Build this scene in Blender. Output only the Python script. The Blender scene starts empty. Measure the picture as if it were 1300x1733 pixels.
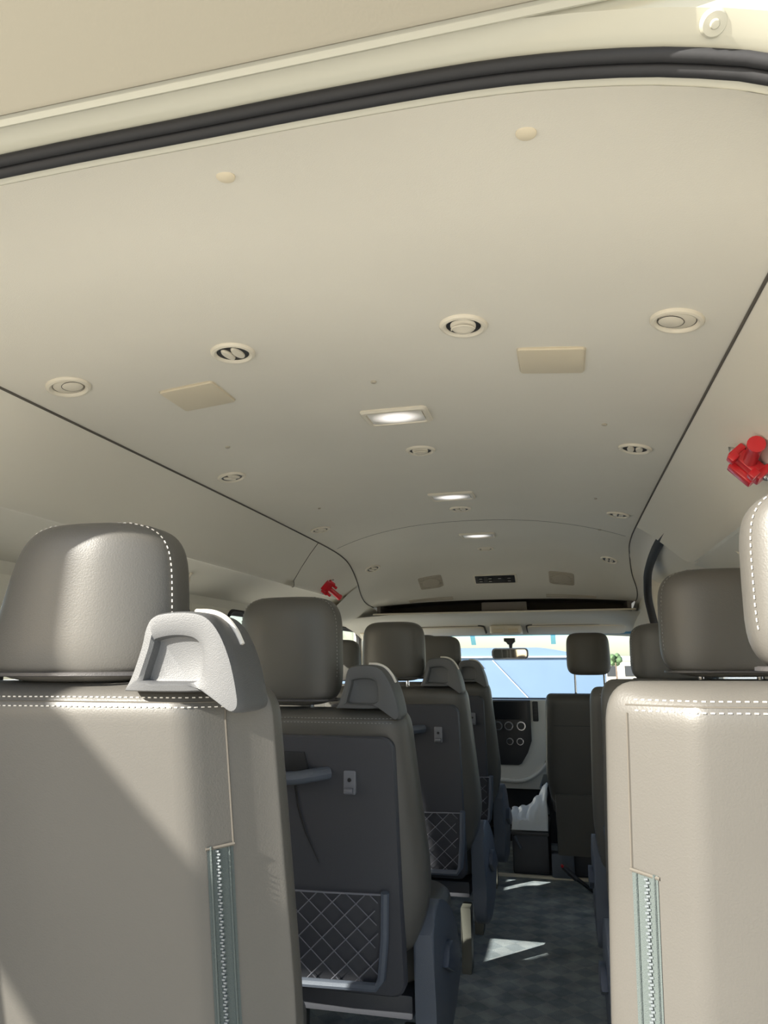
import bpy, bmesh, math, random
from mathutils import Vector, Matrix, Euler
random.seed(7)
PI = math.pi
SC = bpy.context.scene
COL = SC.collection

# ------------------------------------------------------------------ camera
CAMX, CAMZ = 0.3394, 1.10
YAW, PITCH, ROLL = math.radians(13.802), math.radians(11.79), math.radians(-0.3)
cd = bpy.data.cameras.new('camera'); cam = bpy.data.objects.new('camera', cd); COL.objects.link(cam)
cd.sensor_fit = 'VERTICAL'; cd.sensor_height = 36.0; cd.lens = 1215.0 / 1733.0 * 36.0
cd.clip_start = 0.02; cd.clip_end = 500
fw = Vector((-math.sin(YAW) * math.cos(PITCH), math.cos(YAW) * math.cos(PITCH), math.sin(PITCH)))
rt = Vector((math.cos(YAW), math.sin(YAW), 0)); up = rt.cross(fw)
rt2 = rt * math.cos(ROLL) + up * math.sin(ROLL); up2 = -rt * math.sin(ROLL) + up * math.cos(ROLL)
cam.matrix_world = Matrix(((rt2.x, up2.x, -fw.x, CAMX), (rt2.y, up2.y, -fw.y, 0), (rt2.z, up2.z, -fw.z, CAMZ), (0, 0, 0, 1)))
SC.camera = cam

# ------------------------------------------------------------------ light
SUN_A, SUN_B = 0.97, 0.69          # sideways and downward travel per metre forward
wd = bpy.data.worlds.new('sky'); SC.world = wd; wd.use_nodes = True
nt = wd.node_tree; nt.nodes.clear()
wo = nt.nodes.new('ShaderNodeOutputWorld'); bg = nt.nodes.new('ShaderNodeBackground'); sk = nt.nodes.new('ShaderNodeTexSky')
sk.sky_type = 'NISHITA'; sk.sun_disc = False
sdir = Vector((SUN_A, 1.0, -SUN_B)).normalized()
sk.sun_elevation = math.asin(-sdir.z); sk.sun_rotation = math.atan2(-sdir.x, -sdir.y)
sk.air_density = 1.0; sk.dust_density = 1.0; sk.ozone_density = 1.0
bg.inputs['Strength'].default_value = 0.18
nt.links.new(sk.outputs['Color'], bg.inputs['Color']); nt.links.new(bg.outputs['Background'], wo.inputs['Surface'])
sl = bpy.data.lights.new('sun', 'SUN'); sl.energy = 9.0; sl.angle = math.radians(0.55); sl.color = (1.0, 0.95, 0.85)
so = bpy.data.objects.new('sun', sl); COL.objects.link(so)
so.rotation_euler = sdir.to_track_quat('-Z', 'Y').to_euler(); so.location = (-6, -6, 6)
SC.view_settings.view_transform = 'Standard'; SC.view_settings.look = 'None'
SC.view_settings.gamma = 1.0; SC.view_settings.use_curve_mapping = False
SC.view_settings.exposure = 0.71
SC.cycles.max_bounces = 14; SC.cycles.diffuse_bounces = 8; SC.cycles.transparent_max_bounces = 16

# ------------------------------------------------------------------ materials
def mat(name, col, rough=0.5, metal=0.0, bump=0.0, bscale=200.0, var=0.0, vscale=8.0, spec=0.5, coat=0.0, sheen=0.0):
    m = bpy.data.materials.new(name); m.use_nodes = True
    n = m.node_tree.nodes; l = m.node_tree.links; p = n['Principled BSDF']
    p.inputs['Base Color'].default_value = (*col, 1); p.inputs['Roughness'].default_value = rough
    p.inputs['Metallic'].default_value = metal; p.inputs['Specular IOR Level'].default_value = spec
    p.inputs['Coat Weight'].default_value = coat; p.inputs['Sheen Weight'].default_value = sheen
    tc = n.new('ShaderNodeTexCoord')
    if var > 0:
        t = n.new('ShaderNodeTexNoise'); t.inputs['Scale'].default_value = vscale; t.inputs['Detail'].default_value = 3
        r = n.new('ShaderNodeValToRGB')
        r.color_ramp.elements[0].position = 0.3; r.color_ramp.elements[1].position = 0.7
        r.color_ramp.elements[0].color = (*[c * (1 - var) for c in col], 1)
        r.color_ramp.elements[1].color = (*[min(1, c * (1 + var)) for c in col], 1)
        l.new(tc.outputs['Object'], t.inputs['Vector']); l.new(t.outputs['Fac'], r.inputs['Fac']); l.new(r.outputs['Color'], p.inputs['Base Color'])
    if bump > 0:
        t = n.new('ShaderNodeTexNoise'); t.inputs['Scale'].default_value = bscale; t.inputs['Detail'].default_value = 2
        b = n.new('ShaderNodeBump'); b.inputs['Strength'].default_value = bump; b.inputs['Distance'].default_value = 0.002
        l.new(tc.outputs['Object'], t.inputs['Vector']); l.new(t.outputs['Fac'], b.inputs['Height']); l.new(b.outputs['Normal'], p.inputs['Normal'])
    return m

M = {}
M['headliner'] = mat('headliner', (0.71, 0.672, 0.585), 0.9, bump=0.12, bscale=500, var=0.02, vscale=3, spec=0.2)
M['cove'] = mat('cove', (0.72, 0.682, 0.59), 0.75, bump=0.06, bscale=400, spec=0.3)
M['plastic_cream'] = mat('plastic_cream', (0.72, 0.66, 0.54), 0.5, bump=0.05, bscale=300)
M['plate'] = mat('plate', (0.66, 0.58, 0.43), 0.6)
M['paint'] = mat('paint', (0.47, 0.455, 0.37), 0.3, coat=0.5)
M['gate_trim'] = mat('gate_trim', (0.27, 0.248, 0.195), 0.8, bump=0.03, bscale=400, spec=0.2)
M['rubber'] = mat('rubber', (0.018, 0.018, 0.02), 0.7, bump=0.1, bscale=150)
M['seam'] = mat('seam', (0.10, 0.09, 0.075), 0.9)
M['leather'] = mat('leather', (0.092, 0.087, 0.078), 0.42, bump=0.13, bscale=420, var=0.04, vscale=5, spec=0.5)
M['leather_dark'] = mat('leather_dark', (0.12, 0.11, 0.115), 0.42, bump=0.25, bscale=420, var=0.04, vscale=5, spec=0.5)
M['leather_black'] = mat('leather_black', (0.06, 0.056, 0.056), 0.45, bump=0.25, bscale=420, spec=0.5)
M['thread'] = mat('thread', (0.72, 0.68, 0.62), 0.8)
M['stitch_grey'] = mat('stitch_grey', (0.30, 0.29, 0.28), 0.8)
M['shell'] = mat('shell', (0.055, 0.056, 0.066), 0.5, bump=0.2, bscale=700)
M['shell_grey'] = mat('shell_grey', (0.10, 0.115, 0.145), 0.5, bump=0.3, bscale=600)
M['cap_plastic'] = mat('cap_plastic', (0.088, 0.090, 0.093), 0.5, bump=0.2, bscale=700)
M['cap_dark'] = mat('cap_dark', (0.07, 0.085, 0.12), 0.4, bump=0.2, bscale=700)
M['zip_tape'] = mat('zip_tape', (0.08, 0.098, 0.095), 0.85, bump=0.6, bscale=900)
M['zip_tooth'] = mat('zip_tooth', (0.16, 0.18, 0.19), 0.3)
M['net'] = mat('net', (0.20, 0.20, 0.23), 0.8)
M['hook'] = mat('hook', (0.16, 0.165, 0.19), 0.4)
M['black'] = mat('black', (0.02, 0.02, 0.022), 0.4)
M['screen'] = mat('screen', (0.008, 0.009, 0.011), 0.12)
M['dash_cream'] = mat('dash_cream', (0.62, 0.61, 0.56), 0.5, bump=0.1, bscale=300)
M['dash_dark'] = mat('dash_dark', (0.03, 0.031, 0.034), 0.6, bump=0.2, bscale=300)
M['chrome'] = mat('chrome', (0.75, 0.75, 0.76), 0.15, metal=1.0)
M['knob'] = mat('knob', (0.35, 0.36, 0.38), 0.3, metal=0.6)
M['mirror'] = mat('mirror', (0.85, 0.85, 0.83), 0.03, metal=1.0)
M['red'] = mat('red', (0.60, 0.02, 0.03), 0.3, coat=0.3)
M['steel'] = mat('steel', (0.5, 0.5, 0.5), 0.3, metal=1.0)
M['shelf_dark'] = mat('shelf_dark', (0.06, 0.052, 0.044), 0.85)
M['shelf_mid'] = mat('shelf_mid', (0.16, 0.14, 0.12), 0.8)
M['speaker'] = mat('speaker', (0.47, 0.42, 0.33), 0.8, bump=0.6, bscale=700)
M['leg'] = mat('leg', (0.09, 0.09, 0.075), 0.5)
M['bag'] = mat('bag', (0.78, 0.82, 0.86), 0.3, bump=0.5, bscale=40)
M['asphalt'] = mat('asphalt', (0.61, 0.575, 0.505), 0.9, var=0.1, vscale=1.0, bump=0.3, bscale=30)
M['barrier'] = mat('barrier', (0.135, 0.20, 0.30), 0.6, var=0.05, vscale=2)
M['white'] = mat('white', (0.85, 0.85, 0.84), 0.5)
M['foliage'] = mat('foliage', (0.10, 0.16, 0.07), 0.8, var=0.3, vscale=4)
M['bark'] = mat('bark', (0.16, 0.11, 0.08), 0.9)
M['wall_far'] = mat('wall_far', (0.66, 0.60, 0.50), 0.9)
M['timber'] = mat('timber', (0.35, 0.27, 0.18), 0.8, var=0.15, vscale=10)

def glass(name, col, alpha):
    m = bpy.data.materials.new(name); m.use_nodes = True
    n = m.node_tree.nodes; l = m.node_tree.links; n.clear()
    o = n.new('ShaderNodeOutputMaterial'); t = n.new('ShaderNodeBsdfTransparent'); g = n.new('ShaderNodeBsdfGlossy')
    x = n.new('ShaderNodeMixShader'); lw = n.new('ShaderNodeLayerWeight'); lw.inputs['Blend'].default_value = 0.5
    pw = n.new('ShaderNodeMath'); pw.operation = 'POWER'; pw.inputs[1].default_value = 4.0
    ma = n.new('ShaderNodeMath'); ma.operation = 'MULTIPLY_ADD'; ma.inputs[1].default_value = 0.7; ma.inputs[2].default_value = 0.04
    t.inputs['Color'].default_value = (*col, 1); g.inputs['Roughness'].default_value = 0.02
    g.inputs['Color'].default_value = (alpha, alpha, alpha, 1)
    l.new(lw.outputs['Facing'], pw.inputs[0]); l.new(pw.outputs[0], ma.inputs[0])
    l.new(ma.outputs[0], x.inputs[0]); l.new(t.outputs[0], x.inputs[1]); l.new(g.outputs[0], x.inputs[2]); l.new(x.outputs[0], o.inputs['Surface'])
    return m
M['glass_side'] = glass('glass_side', (0.95, 0.97, 0.97), 0.5)
M['glass_front'] = glass('glass_front', (0.84, 0.90, 0.93), 0.5)
M['glass_band'] = glass('glass_band', (0.25, 0.58, 0.85), 0.3)

def lamp_mat():
    m = bpy.data.materials.new('lamp_lens'); m.use_nodes = True
    n = m.node_tree.nodes; l = m.node_tree.links; p = n['Principled BSDF']
    p.inputs['Base Color'].default_value = (0.8, 0.76, 0.68, 1); p.inputs['Roughness'].default_value = 0.35
    tc = n.new('ShaderNodeTexCoord'); mp = n.new('ShaderNodeMapping'); gr = n.new('ShaderNodeTexGradient'); gr.gradient_type = 'SPHERICAL'
    mp.inputs['Scale'].default_value = (16, 24, 16)
    pw = n.new('ShaderNodeMath'); pw.operation = 'POWER'; pw.inputs[1].default_value = 1.3
    ml = n.new('ShaderNodeMath'); ml.operation = 'MULTIPLY'; ml.inputs[1].default_value = 1.3
    l.new(tc.outputs['Object'], mp.inputs['Vector']); l.new(mp.outputs[0], gr.inputs[0]); l.new(gr.outputs['Fac'], pw.inputs[0])
    l.new(pw.outputs[0], ml.inputs[0]); l.new(ml.outputs[0], p.inputs['Emission Strength'])
    p.inputs['Emission Color'].default_value = (1, 0.93, 0.87, 1)
    return m
M['lamp'] = lamp_mat()

def carpet_mat():
    m = bpy.data.materials.new('carpet'); m.use_nodes = True
    n = m.node_tree.nodes; l = m.node_tree.links; p = n['Principled BSDF']; p.inputs['Roughness'].default_value = 0.95
    p.inputs['Specular IOR Level'].default_value = 0.15
    tc = n.new('ShaderNodeTexCoord'); mp = n.new('ShaderNodeMapping'); mp.inputs['Rotation'].default_value = (0, 0, PI / 4); mp.inputs['Scale'].default_value = (1, 1, 1)
    ck = n.new('ShaderNodeTexChecker'); ck.inputs['Scale'].default_value = 16
    ck.inputs['Color1'].default_value = (0.23, 0.265, 0.285, 1); ck.inputs['Color2'].default_value = (0.29, 0.32, 0.335, 1)
    ns = n.new('ShaderNodeTexNoise'); ns.inputs['Scale'].default_value = 9; ns.inputs['Detail'].default_value = 6
    mx = n.new('ShaderNodeMix'); mx.data_type = 'RGBA'; mx.blend_type = 'OVERLAY'; mx.inputs['Factor'].default_value = 0.8
    l.new(tc.outputs['Object'], mp.inputs[0]); l.new(mp.outputs[0], ck.inputs['Vector']); l.new(tc.outputs['Object'], ns.inputs['Vector'])
    l.new(ck.outputs['Color'], mx.inputs['A']); l.new(ns.outputs['Fac'], mx.inputs['B']); l.new(mx.outputs['Result'], p.inputs['Base Color'])
    n2 = n.new('ShaderNodeTexNoise'); n2.inputs['Scale'].default_value = 300; b = n.new('ShaderNodeBump'); b.inputs['Strength'].default_value = 0.6; b.inputs['Distance'].default_value = 0.004
    l.new(tc.outputs['Object'], n2.inputs['Vector']); l.new(n2.outputs['Fac'], b.inputs['Height']); l.new(b.outputs['Normal'], p.inputs['Normal'])
    return m
M['carpet'] = carpet_mat()

# ------------------------------------------------------------------ helpers
ORG = {}
def tag(o, label=None, cat=None, group=None, kind=None):
    if label: o['label'] = label
    if cat: o['category'] = cat
    if group: o['group'] = group
    if kind: o['kind'] = kind
    return o
def empty(name, loc, label, cat, group=None, rot=None):
    o = bpy.data.objects.new(name, None); COL.objects.link(o); o.location = loc; o.empty_display_size = 0.05
    if rot is not None: o.rotation_euler = rot
    ORG[o.name] = Vector(loc)
    return tag(o, label, cat, group)
def mk(name, data, m, parent=None, smooth=True, local=False, kind=None):
    """data: bmesh or (verts, faces) in world coordinates (local=True: in the parent's frame)"""
    me = bpy.data.meshes.new(name)
    if isinstance(data, bpy.types.Mesh): me = data
    elif isinstance(data, tuple):
        me.from_pydata([tuple(v) for v in data[0]], [], data[1]); me.validate()
        bm = bmesh.new(); bm.from_mesh(me); bmesh.ops.recalc_face_normals(bm, faces=bm.faces); bm.to_mesh(me); bm.free()
    else:
        bmesh.ops.recalc_face_normals(data, faces=data.faces); data.to_mesh(me); data.free()
    o = bpy.data.objects.new(name, me); COL.objects.link(o)
    if m is not None and not me.materials: me.materials.append(M[m])
    off = Vector((0, 0, 0))
    if parent is not None:
        o.parent = parent
        if not local: off = ORG.get(parent.name, off)
    else:                                   # a thing that is one mesh: origin at its base
        if not local and len(me.vertices) and kind is None:
            c = sum((v.co for v in me.vertices), Vector()) / len(me.vertices)
            off = Vector((c.x, c.y, min(v.co.z for v in me.vertices))); o.location = off
    if off.length > 0: me.transform(Matrix.Translation(-off))
    ORG[o.name] = off
    if smooth and not isinstance(data, bpy.types.Mesh):
        me.polygons.foreach_set('use_smooth', [True] * len(me.polygons))
        try: me.set_sharp_from_angle(angle=math.radians(38))
        except Exception: pass
    if kind: o['kind'] = kind
    return o
def S(name, data, m, parent=None, **k):
    return mk(name, data, m, parent, kind=None if parent else 'structure', **k)
def bm_new(): return bmesh.new()
def add_box(bm, lo, hi, bev=0.0, seg=2, mtx=None):
    r = bmesh.ops.create_cube(bm, size=1.0)
    vs = r['verts']
    c = [(lo[i] + hi[i]) / 2 for i in range(3)]; s = [hi[i] - lo[i] for i in range(3)]
    for v in vs: v.co = Vector((v.co.x * s[0] + c[0], v.co.y * s[1] + c[1], v.co.z * s[2] + c[2]))
    if bev > 0:
        es = list({e for v in vs for e in v.link_edges})
        g = bmesh.ops.bevel(bm, geom=es, offset=bev, segments=seg, profile=0.6, affect='EDGES')
        vs = list({v for f in g['faces'] for v in f.verts} | {v for v in vs if v.is_valid})
    if mtx is not None:
        for v in vs: v.co = mtx @ v.co
    return bm
def box(lo, hi, bev=0.0, seg=2, mtx=None): return add_box(bm_new(), lo, hi, bev, seg, mtx)
def add_tube(bm, pts, r, n=8, closed=False, cap=True, flat=None):
    pts = [Vector(p) for p in pts]; N = len(pts); rings = []
    rr = r if isinstance(r, (list, tuple)) else [r] * N
    prev = None
    for i, p in enumerate(pts):
        a = pts[(i - 1) % N] if (closed or i > 0) else p; b = pts[(i + 1) % N] if (closed or i < N - 1) else p
        t = (b - a).normalized()
        if prev is None:
            ref = Vector((0, 0, 1)) if abs(t.z) < 0.9 else Vector((0, 1, 0))
            u = ref.cross(t).normalized()
        else:
            u = (prev - t * prev.dot(t)).normalized()
        w = t.cross(u); prev = u
        k = flat or 1.0
        rings.append([bm.verts.new(p + rr[i] * (math.cos(2 * PI * j / n) * u + k * math.sin(2 * PI * j / n) * w)) for j in range(n)])
    for i in range(N if closed else N - 1):
        A, B = rings[i], rings[(i + 1) % N]
        for j in range(n): bm.faces.new((A[j], A[(j + 1) % n], B[(j + 1) % n], B[j]))
    if cap and not closed: bm.faces.new(rings[0][::-1]); bm.faces.new(rings[-1])
    return bm
def tube(pts, r, n=8, **k): return add_tube(bm_new(), pts, r, n, **k)
def add_lathe(bm, prof, n=32, mtx=None):
    rings = []
    for (r, z) in prof:
        if r < 1e-6: rings.append([bm.verts.new((0, 0, z))])
        else: rings.append([bm.verts.new((r * math.cos(2 * PI * j / n), r * math.sin(2 * PI * j / n), z)) for j in range(n)])
    for A, B in zip(rings, rings[1:]):
        for j in range(n):
            a = [A[0]] if len(A) == 1 else [A[j], A[(j + 1) % n]]
            b = [B[0]] if len(B) == 1 else [B[(j + 1) % n], B[j]]
            if len(a) + len(b) >= 3: bm.faces.new(a + b)
    if mtx is not None:
        for R in rings:
            for v in R: v.co = mtx @ v.co
    return bm
def lathe(prof, n=32, mtx=None): return add_lathe(bm_new(), prof, n, mtx)
def add_prism(bm, pts2, d0, d1, axis='y', bev=0.0, seg=2):
    """polygon (list of 2d pts) extruded along an axis"""
    def P(p, d):
        if axis == 'y': return Vector((p[0], d, p[1]))
        if axis == 'x': return Vector((d, p[0], p[1]))
        return Vector((p[0], p[1], d))
    A = [bm.verts.new(P(p, d0)) for p in pts2]; B = [bm.verts.new(P(p, d1)) for p in pts2]; n = len(pts2)
    f1 = bm.faces.new(A); f2 = bm.faces.new(B[::-1]); 
    for i in range(n): bm.faces.new((A[i], B[i], B[(i + 1) % n], A[(i + 1) % n]))
    if bev > 0:
        es = list(set(f1.edges) | set(f2.edges))
        bmesh.ops.bevel(bm, geom=es, offset=bev, segments=seg, profile=0.6, affect='EDGES')
    return bm
def prism(pts2, d0, d1, axis='y', bev=0.0, seg=2): return add_prism(bm_new(), pts2, d0, d1, axis, bev, seg)
def rrect(x0, x1, z0, z1, r, n=5):
    out = []
    for cx, cz, a0 in ((x1 - r, z1 - r, 0), (x0 + r, z1 - r, PI / 2), (x0 + r, z0 + r, PI), (x1 - r, z0 + r, 1.5 * PI)):
        for i in range(n + 1): a = a0 + PI / 2 * i / n; out.append((cx + r * math.cos(a), cz + r * math.sin(a)))
    return out
def loft(rings, closed=True, cap=False):
    vs = []; fs = []; n = len(rings[0])
    for R in rings: vs += [tuple(p) for p in R]
    for i in range(len(rings) - 1):
        for j in range(n if closed else n - 1):
            a = i * n + j; b = i * n + (j + 1) % n
            fs.append((a, b, b + n, a + n))
    if cap: fs.append(tuple(range(n))[::-1]); fs.append(tuple(range((len(rings) - 1) * n, len(rings) * n)))
    return vs, fs
def lerp(a, b, t): return a + (b - a) * t
def interp(tab, x):
    if x <= tab[0][0]: return tab[0][1]
    for (a, va), (b, vb) in zip(tab, tab[1:]):
        if x <= b: return lerp(va, vb, (x - a) / (b - a))
    return tab[-1][1]
def sinterp(tab, x):
    """smooth interpolation: catmull-rom through the table"""
    if x <= tab[0][0]: return tab[0][1]
    if x >= tab[-1][0]: return tab[-1][1]
    for i in range(len(tab) - 1):
        if x <= tab[i + 1][0]:
            x0, y0 = tab[i]; x1, y1 = tab[i + 1]; h = x1 - x0; t = (x - x0) / h
            m0 = (y1 - tab[i - 1][1]) / (x1 - tab[i - 1][0]) if i > 0 else (y1 - y0) / h
            m1 = (tab[i + 2][1] - y0) / (tab[i + 2][0] - x0) if i + 2 < len(tab) else (y1 - y0) / h
            t2, t3 = t * t, t * t * t
            return (2 * t3 - 3 * t2 + 1) * y0 + (t3 - 2 * t2 + t) * h * m0 + (-2 * t3 + 3 * t2) * y1 + (t3 - t2) * h * m1
def smooth_path(pts, k=6):
    out = []; n = len(pts); ts = list(range(n))
    tabs = [[(i, p[c]) for i, p in enumerate(pts)] for c in range(len(pts[0]))]
    for i in range((n - 1) * k + 1):
        out.append(tuple(sinterp(t, i / k) for t in tabs))
    return out
def spow(c, e): return math.copysign(abs(c) ** e, c)

# ------------------------------------------------------------------ the van body
YR, Y0, Y1 = 0.57, 0.78, 4.05      # rear trim edge, ceiling start, ceiling end
WS = [(0, .624), (2.8, .618), (3.1, .625), (3.3, .64), (3.5, .662), (3.72, .70), (3.9, .715), (4.1, .72)]
ZS = [(0, 1.588), (2.0, 1.588), (2.8, 1.582), (3.1, 1.575), (3.3, 1.555), (3.5, 1.50), (3.65, 1.46), (3.85, 1.42), (4.1, 1.408)]
ZC = [(0, 1.645), (2.3, 1.645), (2.8, 1.641), (3.1, 1.637), (3.35, 1.632), (3.6, 1.615), (3.75, 1.585), (3.85, 1.54), (3.95, 1.482), (4.03, 1.445), (4.06, 1.434)]
def ws(y): return sinterp(WS, y)
def zs(y): return sinterp(ZS, y)
def zc(y): return sinterp(ZC, y)
def ceil_z(x, y):
    u = min(1, abs(x) / ws(y)); return zs(y) + (zc(y) - zs(y)) * (1 - u ** 2.5)
def ceil_rot(x, y):
    e = 0.004
    dx = (ceil_z(x + e, y) - ceil_z(x - e, y)) / (2 * e); dy = (ceil_z(x, y + e) - ceil_z(x, y - e)) / (2 * e)
    n = Vector((dx, dy, -1)).normalized()            # points down into the cabin
    yv = Vector((0, 1, dy)).normalized(); xv = yv.cross(n).normalized(); yv = n.cross(xv)
    return Matrix((xv, yv, n)).transposed().to_euler()
NU = 36
us = [-1 + 2 * i / NU for i in range(NU + 1)]
def ceil_ring(y): return [(u * ws(y), y, ceil_z(u * ws(y), y)) for u in us]
ysamp = [Y0 + (3.0 - Y0) * i / 20 for i in range(21)] + [3.0 + (Y1 - 3.0) * i / 30 for i in range(1, 31)]
ceiling = S('ceiling', loft([ceil_ring(y) for y in ysamp], closed=False), 'headliner')
# seam lines along both edges and the joint between the two headliner boards
for sx in (-1, 1):
    S('edge_seam', tube([(sx * (ws(y) + .001), y, zs(y) - .001) for y in ysamp], .0028, 6), 'seam', ceiling)
S('panel_joint', tube([(x, 2.765 + .55 * x * x, ceil_z(x, 2.765 + .55 * x * x) - .0002) for x in [-.6 + 1.2 * i / 40 for i in range(41)]], .0009, 5), 'seam', ceiling)

# side section (right half): points from the ceiling seam to the floor
RIDGE = (.755, 1.425)
WX = .985
def cove_pts(w, z):
    return [(w + .002, z - .002), (lerp(w, .755, .33), lerp(z, 1.425, .27)), (lerp(w, .755, .68), lerp(z, 1.425, .62)), (.75, 1.437), (.757, 1.424), (.768, 1.416), (.785, 1.418)]
LOWER = [(.80, 1.415), (.90, 1.375), (.97, 1.345), (WX, 1.33)]
def full_half(y):
    a = [(u * ws(y), ceil_z(u * ws(y), y)) for u in [i / 18 for i in range(18)]]
    w, z = ws(y), zs(y)
    return a + [(w, z)] + cove_pts(w, z)[1:] + LOWER + [(WX, 1.0), (WX, .8), (WX, .4), (WX, 0)]
OPEN = [(0, 1.608), (.15, 1.608), (.3, 1.604), (.41, 1.59), (.48, 1.573), (.525, 1.556), (.60, 1.516), (.67, 1.455), (.72, 1.39), (.755, 1.31), (.775, 1.2), (.785, 1.05), (.79, .8), (.79, .4), (.79, 0)]
def arc_resample(pts, n):
    L = [0]
    for a, b in zip(pts, pts[1:]): L.append(L[-1] + math.dist(a, b))
    out = []
    tx = [(l, p[0]) for l, p in zip(L, pts)]; tz = [(l, p[1]) for l, p in zip(L, pts)]
    for i in range(n):
        s = L[-1] * i / (n - 1); out.append((interp(tx, s), interp(tz, s)))
    return out
def smooth_open(grow=0.0, n=60):
    p = smooth_path([(a, b) for a, b in OPEN], 8)
    q = arc_resample(p, n)
    if grow:
        out = []
        for i in range(n):
            a = q[max(0, i - 1)]; b = q[min(n - 1, i + 1)]; t = Vector((b[0] - a[0], b[1] - a[1])).normalized()
            nx, nz = -t.y, t.x
            if i == 0: nx, nz = 0, 1
            out.append((q[i][0] + nx * grow, q[i][1] + nz * grow))
        q = out
    return q
def mirror_arch(h, y): return [(-x, y, z) for x, z in h[::-1]][:-1] + [(x, y, z) for x, z in h]
inner = full_half(Y0); NI = len(inner)
# the rear trim blends the rear opening into the cabin section; matched by height/width fraction
op = smooth_open(0, 200)
def match_open():
    out = []
    for k, (x, z) in enumerate(inner):
        if k <= 18: xx = x / inner[18][0] * .56; 
        if k <= 18:
            best = min(op, key=lambda p: abs(p[0] - xx) + (0 if p[1] > 1.3 else 9)); out.append((best[0] if k else 0.0, best[1]))
        else:
            f = (z) / inner[18][1]; zz = f * 1.538
            best = min([p for p in op if p[0] > .5], key=lambda p: abs(p[1] - zz)); out.append((max(best[0], out[-1][0] if z > .9 else 0), best[1]))
    return out
mo = match_open()
rings = []
for i in range(11):
    t = i / 10; e = math.sin(t * PI / 2)
    h = [(lerp(a[0], b[0], e), lerp(a[1], b[1], e)) for a, b in zip(mo, inner)]
    rings.append(mirror_arch(h, YR + (Y0 - YR) * (1 - math.cos(t * PI / 2)) * .35 + (Y0 - YR) * t * .65))
S('trim_1', loft(rings, closed=False), 'headliner')
# black rubber weatherstrip round the tailgate opening: two ribs with a groove
so1 = smooth_open(.006, 70)
seal_root = empty('tailgate_weatherstrip', (0, .55, 0), 'black ribbed rubber weatherstrip arching over the rear opening', 'weatherstrip')
mk('inner_rib', tube(mirror_arch(so1, .559), .0058, 14), 'rubber', seal_root)
mk('outer_rib', tube(mirror_arch(smooth_open(.011, 70), .549), .0058, 14), 'rubber', seal_root)
# painted rear frame outside the seal
fr = [mirror_arch(smooth_open(g, 60), y) for g, y in ((0.001, .571), (.012, .556), (.016, .544), (.019, .535), (.028, .520), (.06, .51), (.16, .50), (.24, .54), (.26, .7))]
rear_frame = S('wall_rear', loft(fr, closed=False), 'paint')
# floor
S('floor', box((-1.0, .50, -.04), (1.0, 5.3, 0)), 'carpet', smooth=False)
S('trim_2', box((-.75, 4.085, 0.0), (.75, 4.115, .012), .003), 'plastic_cream')
# outer roof skin and sides
rs = []
for y in (.62, 1.0, 3.3, 4.2, 4.75):
    d = 0 if y < 3.5 else (.05 if y < 4.5 else .27)
    rs.append([(-1.04, y, 1.34), (-1.0, y, 1.45), (-.88, y, 1.62 - d), (-.65, y, 1.70 - d), (0, y, 1.76 - d), (.65, y, 1.70 - d), (.88, y, 1.62 - d), (1.0, y, 1.45), (1.04, y, 1.34)])
S('roof', loft(rs, closed=False), 'paint')

# ------------------------------------------------------------------ side walls with window openings
def side_wall(name, sx, wins, z0=.68, z1=1.315):
    bm = bm_new()
    def quad(*p):
        bm.faces.new([bm.verts.new((sx * a, b, c)) for a, b, c in p])
    ys = [Y0 - .02] + [v for w in wins for v in w] + [5.3]
    prof = LOWER[:-1] + [(WX, z1)]
    pr = [(.785, 1.418)] + prof
    for (a, b) in zip(pr, pr[1:]):
        if sx > 0:
            quad((a[0], Y0 - .02, a[1]), (a[0], 2.62, a[1]), (b[0], 2.62, b[1]), (b[0], Y0 - .02, b[1]))
        else:
            quad((a[0], Y0 - .02, a[1]), (a[0], 4.6, a[1]), (b[0], 4.6, b[1]), (b[0], Y0 - .02, b[1]))
    for i in range(0, len(ys), 2):
        if ys[i + 1] <= ys[i]: continue
        y0_, y1_ = ys[i], ys[i + 1]
        quad((WX, y0_, z1), (WX, y1_, z1), (WX, y1_, z0), (WX, y0_, z0))
        for yy in (y0_, y1_): quad((WX, yy, z1), (WX + .05, yy, z1), (WX + .05, yy, z0), (WX, yy, z0))
        quad((WX + .05, y0_, z1), (WX + .05, y1_, z1), (WX + .05, y1_, z0), (WX + .05, y0_, z0))
    quad((WX, Y0 - .02, z0), (WX, 5.3, z0), (WX - .03, 5.3, z0 - .03), (WX - .03, Y0 - .02, z0 - .03))
    quad((WX - .03, Y0 - .02, z0 - .03), (WX - .03, 5.3, z0 - .03), (WX - .03, 5.3, 0), (WX - .03, Y0 - .02, 0))
    quad((WX, Y0 - .02, z0), (WX, 5.3, z0), (WX + .05, 5.3, z0), (WX + .05, Y0 - .02, z0))
    quad((WX, Y0 - .02, z1), (WX, 5.3, z1), (WX + .05, 5.3, z1), (WX + .05, Y0 - .02, z1))
    bmesh.ops.remove_doubles(bm, verts=bm.verts, dist=.0005)
    return S(name, bm, 'cove')
WINS_L = [(.86, 1.40), (1.50, 2.41), (2.70, 3.62), (3.92, 4.72)]
WINS_R = [(.86, 1.40), (1.50, 2.35), (2.70, 3.62), (3.92, 4.72)]
wl = side_wall('wall_left', -1, WINS_L); wr = side_wall('wall_right', 1, WINS_R)
wn = 0
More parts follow.
